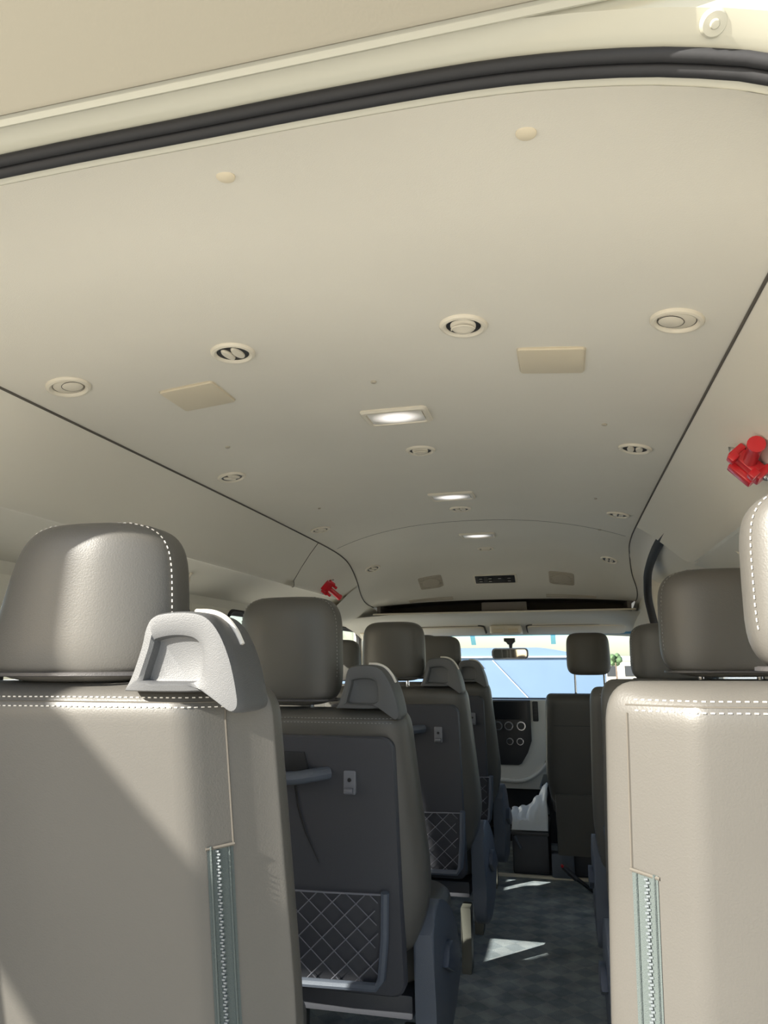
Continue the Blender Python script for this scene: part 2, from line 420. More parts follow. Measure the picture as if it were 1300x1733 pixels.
for sx, wins in ((-1, WINS_L), (1, WINS_R)):
    for (a, b) in wins:
        wn += 1
        g = S('window_%d' % wn, box((sx * (WX + .028) - .003, a - .005, .675), (sx * (WX + .028) + .003, b + .005, 1.32)), 'glass_side', smooth=False)
        o = rrect(a - .004, b + .004, .676, 1.319, .07, 8); i_ = rrect(a + .022, b - .022, .702, 1.293, .055, 8)
        R = [[(sx * (WX + d), p[0], p[1]) for p in q] for d, q in ((.0, o), (-.006, [(lerp(x, y, .4), lerp(z, w, .4)) for (x, z), (y, w) in zip(o, i_)]), (.008, i_), (.026, i_))]
        S('window_seal', loft(R), 'rubber', g)
        # cream corner fillets come from the wall itself; close the corner triangles
        cf = bm_new()
        for (cy, cz, dy, dz) in ((a, 1.315, 1, -1), (b, 1.315, -1, -1), (a, .68, 1, 1), (b, .68, -1, 1)):
            n = 6; arc = [(cy + dy * (.07 - .07 * math.cos(PI / 2 * k / n)), cz + dz * (.07 - .07 * math.sin(PI / 2 * k / n))) for k in range(n + 1)]
            vs = [cf.verts.new((sx * (WX + .001), cy - dy * .004, cz - dz * .004))] + [cf.verts.new((sx * (WX + .001), p[0], p[1])) for p in arc]
            cf.faces.new(vs)
        S('corner_fillet', cf, 'cove', g, smooth=False)

# cove panels between ceiling seam and window header
def cove(name, sx, ya, yb, slant=0.0, ym=None):
    N = 24; rings = []
    for i in range(N + 1):
        y = lerp(ya, yb, i / N); cp = cove_pts(ws(y), zs(y)); R = []
        for k, (x, z) in enumerate(cp):
            f = k / (len(cp) - 1)
            yy = y + (slant * f) * (i / N)
            x_, z_ = cove_pts(ws(yy), zs(yy))[k]
            R.append((sx * x_, yy, z_))
        rings.append(R)
    vs, fs = loft(rings, closed=False)
    # a return edge at the front end gives the panel a thickness
    n = len(rings[0]); base = len(vs)
    last = rings[-1]
    vs += [(p[0] + sx * .035, p[1] - .004, p[2] + .03) for p in last]
    for j in range(n - 1): fs.append(((N) * n + j, (N) * n + j + 1, base + j + 1, base + j))
    return S(name, (vs, fs), 'cove')
cove('trim_3', -1, Y0 - .01, 2.765, .14)
cove('trim_4', -1, 2.768, 3.62, .02)
cv = cove('trim_5', 1, Y0 - .01, 2.74, -.26)
# joint line between the two left panels
S('panel_joint', tube([(-x, 2.767 + .14 * k / 6, z - .0005) for k, (x, z) in enumerate(cove_pts(ws(2.8), zs(2.8)))], .0016, 5), 'seam', wl)
# left front pillar cover and front corner
def patch(rows): return loft(rows, closed=False)
PL = []
for y in (3.55, 3.75, 3.95, 4.2, 4.5, 4.72):
    w, z = ws(min(y, 4.05)), zs(min(y, 4.05))
    if y > 4.05: z -= (y - 4.05) * .16
    PL.append([(-w - .001, y, z - .002), (-lerp(w, .80, .4), y, lerp(z, 1.36, .3) - .004), (-lerp(w, .86, .7), y, lerp(z, 1.33, .75)), (-.90, y, 1.325), (-WX, y, 1.315)])
S('trim_6', patch(PL), 'cove')
# right side: recessed header above the sliding door with the black strip, then the door top
DH = []
for y in [2.40 + (4.72 - 2.40) * i / 22 for i in range(23)]:
    w, z = ws(min(y, 4.05)), zs(min(y, 4.05))
    if y > 4.05: z -= (y - 4.05) * .16
    DH.append([(w + .001, y, z - .002), (w + .04, y, z - .010), (w + .072, y, z - .036), (w + .088, y, z - .062), (w + .104, y, z - .074), (lerp(w + .104, .92, .5), y, lerp(z - .074, 1.37, .5)), (.93, y, 1.335), (WX, y, 1.315)])
S('door_1', patch(DH), 'plastic_cream')
STRIP = smooth_path([(.698, 2.48, 1.528), (.698, 2.75, 1.522), (.700, 3.0, 1.504), (.703, 3.22, 1.468), (.71, 3.34, 1.425), (.715, 3.40, 1.37), (.727, 3.42, 1.30), (.75, 3.42, 1.15), (.78, 3.42, .8)], 5)
mk('door_weatherstrip', tube(STRIP, .017, 10), 'rubber')
tag(bpy.data.objects['door_weatherstrip'], 'black rubber strip curving down the sliding door frame on the right', 'weatherstrip')
S('door_2', prism([(3.43, 1.50), (4.3, 1.40), (4.7, 1.3), (4.0, 1.25), (3.7, 1.0), (3.6, 0.0), (3.43, 0.0)], .74, .80, 'x'), 'plastic_cream', smooth=False)

# ------------------------------------------------------------------ front header, shelf, windshield
hd = [(-.76, 4.02), (.76, 4.02)]
HP = []
for y, z in ((4.03, 1.371), (4.045, 1.364), (4.2, 1.352), (4.4, 1.325), (4.55, 1.297), (4.66, 1.268), (4.70, 1.262)):
    HP.append([(x, y, z - .03 * (abs(x) / .9) ** 3) for x in [-.95 + 1.9 * i / 20 for i in range(21)]])
S('wall_front', patch(HP), 'cove')
S('trim_7', box((-.72, 4.03, 1.362), (.72, 4.05, 1.372), .003), 'plastic_cream')
S('trim_8', loft([ceil_ring(Y1), [(x, 4.075, z + .003) for x, y, z in ceil_ring(Y1)], [(x, 4.35, z + .004) for x, y, z in ceil_ring(Y1)]], closed=False), 'shelf_mid')
sh = empty('overhead_shelf', (0, 4.05, 1.37), 'dark storage slot running across above the windshield', 'shelf')
mk('tray', box((-.70, 4.05, 1.368), (.70, 4.34, 1.376)), 'shelf_dark', sh, smooth=False)
mk('back_wall', box((-.70, 4.33, 1.37), (.70, 4.345, 1.45)), 'shelf_dark', sh, smooth=False)
mk('divider', box((-.10, 4.08, 1.374), (.15, 4.33, 1.425), .004), 'shelf_mid', sh)
for sx in (-1, 1):
    mk('end_wall', box((sx * .69 - .01, 4.05, 1.36), (sx * .69 + .01, 4.34, 1.43)), 'shelf_mid', sh, smooth=False)
# lip grilles under the ceiling edge
for x0, x1 in ((-.50, -.25), (.26, .52)):
    zz = lambda x, y: ceil_z(x, y)
    b = bm_new()
    for k in range(3):
        y = 4.00 + .012 * k
        add_tube(b, [(lerp(x0, x1, i / 8), y, ceil_z(lerp(x0, x1, i / 8), y) - .001) for i in range(9)], .0025, 5)
    o = mk('ceiling_grille', b, 'speaker')
    tag(o, ('left' if x0 < 0 else 'right') + ' of two thin grilles along the lip above the dark slot', 'grille')
def wpt(x, t, off=0.0):      # windshield surface
    y = 4.68 + .56 * t - .12 * (x / .8) ** 2 * 1.0; z = 1.285 - .48 * t
    return (x, y - off, z - off * .5)
GL = [[wpt(-.86 + 1.72 * i / 14, j / 8) for i in range(15)] for j in range(9)]
ws_o = S('window_9', patch(GL), 'glass_front')
S('shade_band', patch([[wpt(-.82 + 1.64 * i / 14, j / 3 * .07 - .02, .006) for i in range(15)] for j in range(4)]), 'glass_band', ws_o)
for x0 in (-.245, .26):
    S('sticker', patch([[wpt(x0 + .03 * i, .03 + .13 * j, .008) for i in (0, 1)] for j in (0, 1)]), 'glass_band', ws_o, smooth=False)
for sx in (-1, 1):
    S('trim_9' if sx < 0 else 'trim_10', tube([(sx * .90, 4.48, 1.32), (sx * .90, 4.62, 1.27), (sx * .93, 4.95, 1.03), (sx * .96, 5.25, .78)], [.05, .05, .055, .06], 10), 'plastic_cream')
# sun visors
for x0, x1, nm in ((-.62, -.135, 'left'), (.13, .70, 'right')):
    v = empty('sun_visor', ((x0 + x1) / 2, 4.5, 1.27), nm + ' cream sun visor folded up under the front header', 'sun visor', 'sun visors')
    mtx = Matrix.Translation((0, 4.53, 1.292)) @ Matrix.Rotation(math.radians(-14), 4, 'X')
    mk('board', add_prism(bm_new(), [(a, b) for a, b in rrect(x0, x1, -.08, .09, .03, 6)], -.011, .011, 'z', .005) if False else (lambda b: ([setattr(q, 'co', mtx @ q.co) for q in b.verts], b)[1])(add_prism(bm_new(), rrect(x0, x1, -.08, .09, .03, 6), -.011, .009, 'z', .005)), 'plastic_cream', v)
    rim = [mtx @ Vector((a, b, .002)) for a, b in rrect(x0 - .004, x1 + .004, -.084, .094, .032, 6)]
    mk('edge_piping', tube(rim, .006, 6, closed=True), 'seam', v)
    mk('pivot', tube([mtx @ Vector((x0 + .03, -.085, .004)), mtx @ Vector((x1 - .03, -.085, .004))], .007, 8), 'plastic_cream', v)
oc = empty('map_lamp_console', (0, 4.5, 1.27), 'cream overhead map lamp console between the two sun visors', 'console')
mk('housing', box((-.095, 4.44, 1.262), (.095, 4.66, 1.315), .015, 3), 'plastic_cream', oc)
for sx in (-1, 1): mk('lens', box((sx * .045 - .03, 4.432, 1.27), (sx * .045 + .03, 4.45, 1.292), .005), 'plate', oc)
# rear-view mirror
rv = empty('rear_view_mirror', (0, 4.75, 1.115), 'small rear-view mirror hanging at the middle of the windshield', 'mirror')
mk('housing', prism(rrect(-.116, .116, 1.113, 1.182, .022, 5), 4.745, 4.775, 'y', .006), 'knob', rv)
mk('mirror_glass', prism(rrect(-.105, .105, 1.122, 1.173, .016, 5), 4.742, 4.746, 'y'), 'mirror', rv, smooth=False)
mk('stem', tube([(0.005, 4.77, 1.165), (0.005, 4.765, 1.20), (0.005, 4.76, 1.235)], [.008, .012, .016], 8), 'black', rv)
mk('mount', prism([(-.035, 1.245), (.035, 1.245), (.036, 1.222), (.024, 1.218), (.018, 1.205), (-.012, 1.205), (-.02, 1.222), (-.035, 1.225)], 4.73, 4.775, 'y', .003), 'black', rv)

# dashboard
db = empty('dashboard', (0, 4.72, .33), 'cream and black dashboard with centre stack below the windshield', 'dashboard')
mk('top_pad', prism([(4.74, .80), (4.72, .84), (4.76, .872), (4.95, .865), (5.25, .80), (5.25, .70), (4.8, .7)], -.93, .93, 'x', .01), 'dash_dark', db)
mk('lower_panel', prism([(4.76, .80), (4.74, .60), (4.74, .42), (4.80, .35), (5.2, .35), (5.2, .80)], -.93, .93, 'x', .01), 'dash_cream', db)
mk('stack_surround', prism([(-.24, .865), (.24, .865), (.23, .62), (.20, .50), (.16, .42), (.16, .335), (-.16, .335), (-.16, .42), (-.20, .50), (-.23, .62)], 4.70, 4.80, 'y', .012), 'dash_cream', db)
mk('stack_ledge', smooth_path and tube(smooth_path([(-.20, 4.70, .40), (-.05, 4.69, .385), (.06, 4.69, .388), (.14, 4.695, .43), (.23, 4.705, .52)], 5), [.012] * 21, 8), 'dash_cream', db)
stk = mk('stack_panel', prism([(x - .05, z) for x, z in [(-.165, .862), (.165, .862), (.165, .62), (.14, .55), (.10, .485), (.08, .475), (-.08, .475), (-.10, .485), (-.14, .55), (-.165, .62)]], 4.688, 4.71, 'y', .006), 'black', db)
mk('display', prism(rrect(-.20, .095, .745, .852, .006, 3), 4.684, 4.69, 'y'), 'screen', stk, smooth=False)
mxy = lambda x, y, z: Matrix.Translation((x, y, z)) @ Matrix.Rotation(PI / 2, 4, 'X')
for x, z, r in ((-.085, .708, .026), (-.02, .708, .026), (.056, .708, .026), (-.016, .616, .021), (.046, .616, .021)):
    b = lathe([(r, 0), (r, .012), (r * .8, .016), (r * .78, .03), (0, .031)], 20, mxy(x, 4.69, z))
    k = mk('knob', b, 'black', db)
    mk('knob_ring', lathe([(r * .80, .012), (r * 1.06, .012), (r * 1.04, .018), (r * .82, .018), (r * .80, .012)], 20, mxy(x, 4.69, z)), 'chrome', k)
va = mk('side_vent', prism(rrect(.128, .162, .735, .855, .006, 3), 4.69, 4.705, 'y', .003), 'black', db)
for k in range(5): mk('vane', box((.132, 4.685, .75 + .02 * k), (.158, 4.693, .754 + .02 * k)), 'dash_dark', va, smooth=False)
mk('kick_panel', box((-.9, 4.86, 0), (.9, 4.9, .36)), 'dash_dark', db, smooth=False)

# ------------------------------------------------------------------ ceiling fittings
def place(name, x, y, label, cat, group, dz=0.0):
    return empty(name, (x, y, ceil_z(x, y) - dz), label, cat, group, rot=ceil_rot(x, y))
VR, VI = .0395, .0285
me_ring = None
def shared(key, builder, m):
    if key not in shared.d:
        b = builder(); me = bpy.data.meshes.new(key); bmesh.ops.recalc_face_normals(b, faces=b.faces); b.to_mesh(me); b.free()
        me.materials.append(M[m]); me.polygons.foreach_set('use_smooth', [True] * len(me.polygons))
        try: me.set_sharp_from_angle(angle=math.radians(38))
        except Exception: pass
        shared.d[key] = me
    return shared.d[key]
shared.d = {}
def part(name, key, builder, m, parent, loc=(0, 0, 0), rot=(0, 0, 0)):
    o = mk(name, shared(key, builder, m), m, parent, local=True); o.location = loc; o.rotation_euler = rot; return o
def half_disc(r, sgn, z0, z1, cut):
    n = 14; pts = []
    a0 = math.acos(cut / r)
    for i in range(n + 1):
        a = -a0 + 2 * a0 * i / n; pts.append((sgn * r * math.cos(a), r * math.sin(a)))
    return prism(pts, z0, z1, 'z', .0012)
def vent(x, y, kind, label, turn=0.0):
    v = place('ceiling_vent', x, y, label, 'air vent', 'round air vents in the ceiling')
    part('ring', 'vent_ring', lambda: lathe([(VR, -.002), (VR, .002), (VR - .002, .005), (VR - .006, .0062), (VI + .002, .005), (VI, .002), (VI, -.004), (VR, -.004)], 36), 'plastic_cream', v)
    if kind == 'shut':
        part('disc', 'vent_disc', lambda: lathe([(VI - .0012, -.004), (VI - .0015, .001), (VI - .003, .0022), (0, .0026)], 32), 'plastic_cream', v)
        part('gap_ring', 'vent_gap', lambda: lathe([(VI, -.0035), (VI - .0016, -.0035), (VI - .0016, .0008), (VI, .0008)], 32), 'seam', v)
        f = part('flap', 'vent_flap', lambda: lathe([(.0185, .001), (.0185, .0032), (.017, .0042), (0, .0046)], 28), 'plastic_cream', v, (math.cos(turn) * .0085, math.sin(turn) * .0085, 0))
        part('flap_gap', 'vent_flap_gap', lambda: lathe([(.0185, .0022), (.0196, .0034), (.0185, .0036)], 28), 'seam', f)
    elif kind == 'open':
        part('cup', 'vent_cup', lambda: lathe([(VI, -.001), (VI, .0018), (0, .0016)], 32), 'black', v)
        for s, a in ((-1, -.5), (1, -.35)):
            part('louver', 'vent_louver%d' % s, lambda: lathe([(.0165, -.002), (.0168, .003), (.015, .0055), (0, .007)], 24) , 'plastic_cream', v,
                 (math.cos(turn) * s * .0095, math.sin(turn) * s * .0095, .000), (0, s * .15, turn)).scale = (.50, 1.22, 1)
    elif kind == 'tilt':
        part('cup', 'vent_cup', lambda: lathe([(VI, -.001), (VI, .0018), (0, .0016)], 32), 'black', v)
        part('louver', 'vent_dish', lambda: lathe([(.0205, -.002), (.021, .004), (.019, .0062), (.012, .0075), (0, .0078)], 28), 'plastic_cream', v, (0, -.004, .0), (.22, 0, 0))
        part('rib', 'vent_rib', lambda: tube([(.019 * math.cos(a), -.004 + .015 * math.sin(a), .0095) for a in [PI + PI * i / 10 for i in range(11)]], .0014, 6), 'plastic_cream', v)
VX = .533
vent(-VX, 1.087, 'shut', 'shut round ceiling vent above the nearest left headrest', PI)
vent(-.206, 1.097, 'open', 'round ceiling vent with two open louvers beside the left cover plate', .1)
vent(.207, 1.094, 'tilt', 'round ceiling vent with tilted ribbed dish beside the right cover plate')
vent(VX, 1.087, 'shut', 'shut round ceiling vent nearest the right side panel', .1)
vent(-VX, 1.778, 'open', 'round vent near the left seam, second row from the rear', .5)
vent(0, 1.788, 'tilt', 'round vent on the centreline between the two nearest dome lamps')
vent(VX, 1.778, 'open', 'round vent near the right seam, second row from the rear', .1)
vent(-.547, 2.58, 'open', 'round vent near the left seam, third row from the rear', .5)
vent(0, 2.545, 'open', 'round vent on the centreline just ahead of the middle dome lamp', .2)
vent(.547, 2.58, 'open', 'round vent near the right seam, third row from the rear', 0)
vent(-.562, 3.43, 'open', 'small far vent at the left front of the ceiling', .5)
vent(0, 3.42, 'tilt', 'small far vent on the centreline above the black control panel')
vent(.562, 3.43, 'open', 'small far vent at the right front of the ceiling', 0)
for i, (y, lb) in enumerate(((1.507, 'largest lit dome lamp on the ceiling, nearest the rear'), (2.335, 'middle one of the three lit dome lamps'), (3.08, 'smallest lit dome lamp, farthest forward on the ceiling'))):
    d = place('dome_lamp', 0, y, lb, 'lamp', 'dome lamps along the ceiling')
    def fr_b():
        b = bm_new(); o = rrect(-.076, .076, -.05, .05, .012, 5); i_ = rrect(-.062, .062, -.037, .037, .008, 5)
        R = [[(p[0], p[1], z) for p in q] for z, q in ((-.003, o), (.003, o), (.0075, [(lerp(a[0], c[0], .3), lerp(a[1], c[1], .3)) for a, c in zip(o, i_)]), (.0075, [(lerp(a[0], c[0], .8), lerp(a[1], c[1], .8)) for a, c in zip(o, i_)]), (.002, i_))]
        vs, fs = loft(R); V = [b.verts.new(v) for v in vs]
        for f in fs: b.faces.new([V[k] for k in f])
        return b
    part('frame', 'lamp_frame', fr_b, 'plastic_cream', d)
    part('lens', 'lamp_lens', lambda: prism(rrect(-.062, .062, -.037, .037, .008, 5), -.002, .0055, 'z', .002), 'lamp', d)
for x, lb in ((-.355, 'flat beige cover plate on the left of the ceiling'), (.345, 'flat beige cover plate on the right of the ceiling')):
    d = place('cover_plate', x, 1.25, lb, 'cover plate', 'ceiling cover plates')
    part('plate', 'cover_plate', lambda: prism(rrect(-.057, .057, -.054, .054, .006, 4), -.002, .005, 'z', .002), 'plate', d)
    part('rim', 'cover_rim', lambda: tube([(a, b, .0) for a, b in rrect(-.0585, .0585, -.0555, .0555, .006, 4)], .0012, 5, closed=True), 'plate', d)
def trim_z(x, y):
    ts = [i / 200 for i in range(201)]
    t = min(ts, key=lambda t: abs(YR + (Y0 - YR) * (1 - math.cos(t * PI / 2)) * .35 + (Y0 - YR) * t * .65 - y)); e = math.sin(t * PI / 2)
    k = min(range(19), key=lambda k: abs(lerp(mo[k][0], inner[k][0], e) - abs(x)))
    return lerp(mo[k][1], inner[k][1], e)
def clip(x, y, r, label):
    m = 'plate' if r > .01 else 'speaker'
    z = ceil_z(x, y) - .0008 if y > Y0 else trim_z(x, y) - .0005
    o = mk('ceiling_clip', lathe([(r, -.002), (r, .001), (r * .8, .0025), (0, .003)], 20), m, local=True)
    o.location = (x, y, z); o.rotation_euler = ceil_rot(x, max(y, .8)); tag(o, label, 'clip', 'small ceiling clips')
clip(.001, .645, .0105, 'pale oval plug left of centre under the rear weatherstrip')
clip(.33, .647, .0105, 'pale oval plug right of centre under the rear weatherstrip')
clip(0, 1.30, .006, 'tiny clip on the centreline behind the nearest dome lamp')
clip(.454, 1.61, .006, 'tiny clip near the right seam behind the second vent row')
clip(.464, 2.37, .005, 'tiny clip near the right seam behind the third vent row')
clip(-.44, 1.56, .006, 'tiny clip near the left seam behind the second vent row')
clip(-.452, 2.29, .005, 'tiny clip near the left seam behind the third vent row')
clip(.50, 2.90, .007, 'tiny clip on the right end of the headliner joint')
# AC control panel and two speakers in the sloping front of the ceiling
ac = place('climate_panel', 0, 3.864, 'black air conditioning control panel in the sloping front of the ceiling', 'control panel', None)
mk('bezel', prism(rrect(-.115, .115, -.043, .043, .008, 4), -.004, .004, 'z', .002), 'plastic_cream', ac, local=True)
f_ = mk('face', prism(rrect(-.105, .105, -.033, .033, .004, 4), .0, .006, 'z', .0015), 'black', ac, local=True)
for i in range(4):
    for j in (-1, 1):
        if i == 1 and j > 0: continue
        k = mk('button', box((-.09 + .05 * i, j * .012 - .006, .005), (-.06 + .05 * i, j * .012 + .005, .0085), .001), 'dash_dark', ac, local=True)
        mk('legend', box((-.083 + .05 * i, j * .012 - .002, .0083), (-.067 + .05 * i, j * .012 + .001, .0089)), 'thread', k, local=True, smooth=False)
for x, lb in ((-.345, 'square beige speaker grille left of the black control panel'), (.345, 'square beige speaker grille right of the black control panel')):
    d = place('speaker_grille', x, 3.845, lb, 'speaker', 'ceiling speakers')
    part('frame', 'spk_frame', lambda: prism(rrect(-.064, .064, -.064, .064, .012, 4), -.004, .004, 'z', .002), 'speaker', d)
    part('cone', 'spk_cone', lambda: lathe([(.047, .0035), (.047, .006), (.043, .0075), (.02, .0065), (0, .008)], 28), 'speaker', d)
    for k in range(-3, 4): part('rib', 'spk_rib', lambda: box((-.058, -.0012, .003), (.058, .0012, .0058)), 'speaker', d, (0, k * .016, 0))

# ------------------------------------------------------------------ emergency hammers, coat hooks
def hammer(loc, rot, label, s=1.0):
    h = empty('emergency_hammer', loc, label, 'hammer', 'red emergency hammers', rot); h.scale = (s, s, s)
    mk('handle', lathe([(0, 0), (.010, .002), (.012, .01), (.0125, .075), (.015, .08), (.015, .086), (0, .087)], 16, Matrix.Rotation(PI / 2, 4, 'Y')), 'red', h, local=True)
    mk('head', add_box(add_box(box((-.022, -.034, -.012), (.004, .034, .012), .004), (-.030, -.036, -.016), (.006, -.022, .016), .004), (-.030, .022, -.016), (.006, .036, .016), .004), 'red', h, local=True)
    mk('bracket', add_box(add_box(box((-.05, -.026, -.004), (-.024, .026, .022), .004), (.0, -.03, .008), (.02, -.016, .026), .003), (.0, .016, .008), (.02, .03, .026), .003), 'red', h, local=True)
    for s_ in (-1, 1): mk('tip', lathe([(.006, 0), (.006, .006), (0, .014)], 12, Matrix.Translation((-.01, s_ * .034, 0)) @ Matrix.Rotation(-s_ * PI / 2, 4, 'X')), 'steel', h, local=True)
def wall_rot(sx, fy, ft, fn=0.0):
    n = Vector((-sx * .77, 0, -.64)); t = Vector((-sx * .64, 0, .77))
    xv = (Vector((0, fy, 0)) + t * ft + n * fn).normalized(); n = (n - xv * n.dot(xv)).normalized(); yv = n.cross(xv).normalized()
    return Matrix((xv, yv, n)).transposed().to_euler()
hammer((.702, 1.45, 1.470), wall_rot(1, -1.6, .22, .0), 'red emergency hammer clipped on the right side panel', 1.05)
hammer((-.728, 3.24, 1.443), wall_rot(-1, .75, -.1, .55), 'red emergency hammer clipped on the left side panel far forward', 1.0)
for loc, sx, lb in (((-.88, 2.17, 1.385), -1, 'small cream coat hook on the left wall above the window'), ((.86, 2.22, 1.40), 1, 'small cream coat hook on the right wall beside the headrest')):
    h = empty('coat_hook', loc, lb, 'hook', 'coat hooks on the walls')
    mk('base', box((-.012, -.016, -.02), (.012, .016, .02), .005), 'plastic_cream', h, local=True)
    mk('peg', tube([(0, -.012, .0), (-sx * .02, -.012, -.004), (-sx * .03, -.012, .008)], .005, 8), 'plastic_cream', h, local=True)

# ------------------------------------------------------------------ seats
def superq(cx, cy, cz, a, b, c, n=3.2, m=4.0, nu=48, nv=28, warp=None):
    """rounded cushion: |x/a|^n+|y/b|^n section, |z/c|^m profile"""
    rings = []
    for j in range(nv + 1):
        f = -PI / 2 + PI * j / nv
        s = spow(math.cos(f), 2 / m) if 0 < j < nv else 1e-4; zz = spow(math.sin(f), 2 / m)
        R = []
        for i in range(nu):
            t = 2 * PI * i / nu
            p = [spow(math.cos(t), 2 / n) * s, spow(math.sin(t), 2 / n) * s, zz]
            R.append(p)
        rings.append(R)
    def tr(p):
        q = warp(p) if warp else p
        return (cx + a * q[0], cy + b * q[1], cz + c * q[2])
    rings = [[tr(p) for p in R] for R in rings]
    return loft(rings, closed=True, cap=True), tr
def stitches(pts, ln=.006, r=.0009, gap=.0035, normal=(0, -1, 0)):
    """short thread dashes along a path"""
    b = bm_new(); pts = [Vector(p) for p in pts]
    L = [0]
    for a, c in zip(pts, pts[1:]): L.append(L[-1] + (c - a).length)
    def at(s):
        for i in range(len(pts) - 1):
            if s <= L[i + 1]: return pts[i].lerp(pts[i + 1], (s - L[i]) / max(1e-9, L[i + 1] - L[i]))
        return pts[-1]
    s = 0
    while s + ln < L[-1]:
        add_tube(b, [at(s), at(s + ln)], r, 5); s += ln + gap
    return b

def back_shape(xa, xb, Yt, zt, zb, tilt, depth, wide=0.03, nexp=6.0, bol=0.0):
    """returns section function: outline of the backrest at height z, and rear_y(x,z)"""
    cx = (xa + xb) / 2; hw = abs(xb - xa) / 2; hd = depth / 2
    H = zt - zb
    def prof(z):
        t = (zt - z) / H                     # 0 top, 1 bottom
        w = hw + wide * min(1, t * 1.6) - (wide * 1.6 * max(0, (t - .72) / .28) ** 1.5)
        # top and bottom rounding
        e = min(1, max(0, (zt - z) / .055)); s = (1 - (1 - e) ** 2.6) ** (1 / 2.6) if e < 1 else 1
        eb = min(1, max(0, (z - zb) / .05)); sb = (1 - (1 - eb) ** 2.2) ** (1 / 2.2) if eb < 1 else 1
        w = w - hd * .5 * (1 - s) - .03 * (1 - sb)
        return w, hd * max(.02, s * sb)
    def yc(z): return Yt + hd + (zt - z) * tilt
    def ring(z, n=96):
        w, d = prof(z); R = []
        for i in range(n):
            t = 2 * PI * i / n
            xx = w * spow(math.cos(t), 2 / nexp); yy = d * spow(math.sin(t), 2 / 3.2)
            if bol and yy < 0: yy *= 1 - bol * min(1, max(0, abs(xx) - (w - .092)) / .092)
            R.append((cx + xx, yc(z) + yy, z))
        return R
    def rear_y(x, z):
        w, d = prof(z); u = min(.999, abs((x - cx) / w))
        sn = (1 - u ** nexp) ** (1 / nexp) if u < 1 else 0
        # param: cos^(2/nexp)=u -> cos = u^(nexp/2)
        c = u ** (nexp / 2); s = math.sqrt(max(0, 1 - c * c))
        return yc(z) - d * s ** (2 / 3.2) * (1 - bol * min(1, max(0, abs(x - cx) - (w - .092)) / .092))
    return ring, rear_y, yc, prof
def backrest_mesh(ring, zt, zb):
    zz = [zb + .05 * (i / 6) ** 1.5 for i in range(7)] + [lerp(zb + .05, zt - .055, i / 16) for i in range(1, 17)] + [zt - .055 * (1 - math.sin(PI / 2 * i / 9)) for i in range(1, 10)]
    return loft([ring(z) for z in zz], closed=True, cap=True)

def shoulder_cap(root, x1, Yr, z0, w=.165, h=.10, mc='cap_plastic', flip=1):
    """plastic grip on the aisle shoulder; x1 = aisle end, Yr = rear face"""
    X = lambda u: x1 - flip * w * (1 - u)
    out = smooth_path([(0.0, -.02), (.06, .18), (.13, .55), (.16, .80), (.22, .95), (.36, 1.0), (.55, 1.0), (.70, .93), (.82, .72), (.92, .38), (.985, 0.0), (1.0, -.22), (.94, -.28), (.84, -.16), (.74, -.03), (.5, -.03), (.25, -.03)], 4)
    inn = smooth_path([(.17, .12), (.20, .30), (.24, .52), (.25, .60), (.26, .65), (.38, .69), (.5, .69), (.60, .65), (.66, .55), (.68, .40), (.68, .22), (.66, .14), (.62, .10), (.58, .09), (.5, .09), (.4, .09), (.25, .09)], 4)
    O = [(X(u), z0 + h * v) for u, v in out]; I = [(X(u), z0 + h * v) for u, v in inn]
    c = (X(.5), z0 + h * .4)
    sc = lambda P, k: [(lerp(p[0], c[0], 1 - k), lerp(p[1], c[1], 1 - k)) for p in P]
    mid = [(lerp(a[0], b[0], .75), lerp(a[1], b[1], .75)) for a, b in zip(O, I)]
    D = .10
    R = [[(p[0], y, p[1]) for p in q] for y, q in ((Yr + D, sc(O, .90)), (Yr + D - .01, sc(O, .98)), (Yr + D - .03, O), (Yr + .02, O), (Yr + .006, sc(O, .985)), (Yr, sc(O, .95)), (Yr - .002, mid), (Yr + .001, I), (Yr + .012, sc(I, .93)), (Yr + .013, sc(I, .85)))]
    g = mk('shoulder_grip', loft(R, closed=True, cap=True), mc, root)
    # pale accent along the aisle-side top edge
    acc = [(X(u) + flip * .001, Yr + .045, z0 + h * v + .0015) for u, v in smooth_path([(.45, 1.0), (.60, .985), (.72, .90), (.81, .74), (.87, .56)], 5)]
    mk('accent_line', tube(acc, .0042, 8), 'thread', g)
    return g

def net_pocket(root, ry, xa, xb, z0, z1):
    fr = empty_part('net_frame', root)
    def P(x, z, o=.0): return (x, ry(x, z) - o, z)
    b = bm_new()
    path = [P(xa + .0, z1, .012), P(xa + .006, (z0 + z1) / 2, .014), P(xa + .016, z0 + .02, .016), P(xa + .03, z0, .016), P(lerp(xa, xb, .5), z0 - .005, .016), P(xb - .03, z0, .016), P(xb - .016, z0 + .02, .016), P(xb - .006, (z0 + z1) / 2, .014), P(xb, z1, .012)]
    f = mk('net_frame', add_tube(b, path, .010, 8), 'shell_grey', root)
    nb = bm_new()
    W = xb - xa; H = z1 - z0 - .01; st = W / 8.5
    add_tube(nb, [P(lerp(xa, xb, i / 10), z1 - .006 - .004 * math.sin(PI * i / 10), .012) for i in range(11)], .0022, 5)
    for k in range(-8, 18):
        for sg in (1, -1):
            pts = []
            for j in range(13):
                z = z0 + H * j / 12
                x = xa + st * k + sg * (z - z0) * 1.05 if sg > 0 else xb - st * k - (z - z0) * 1.05
                if xa + .014 < x < xb - .014: pts.append(P(x, z, .010 + .001 * sg))
            if len(pts) > 1: add_tube(nb, pts, .0013, 4)
    mk('net', nb, 'net', f)
    return f
def empty_part(*a): return None

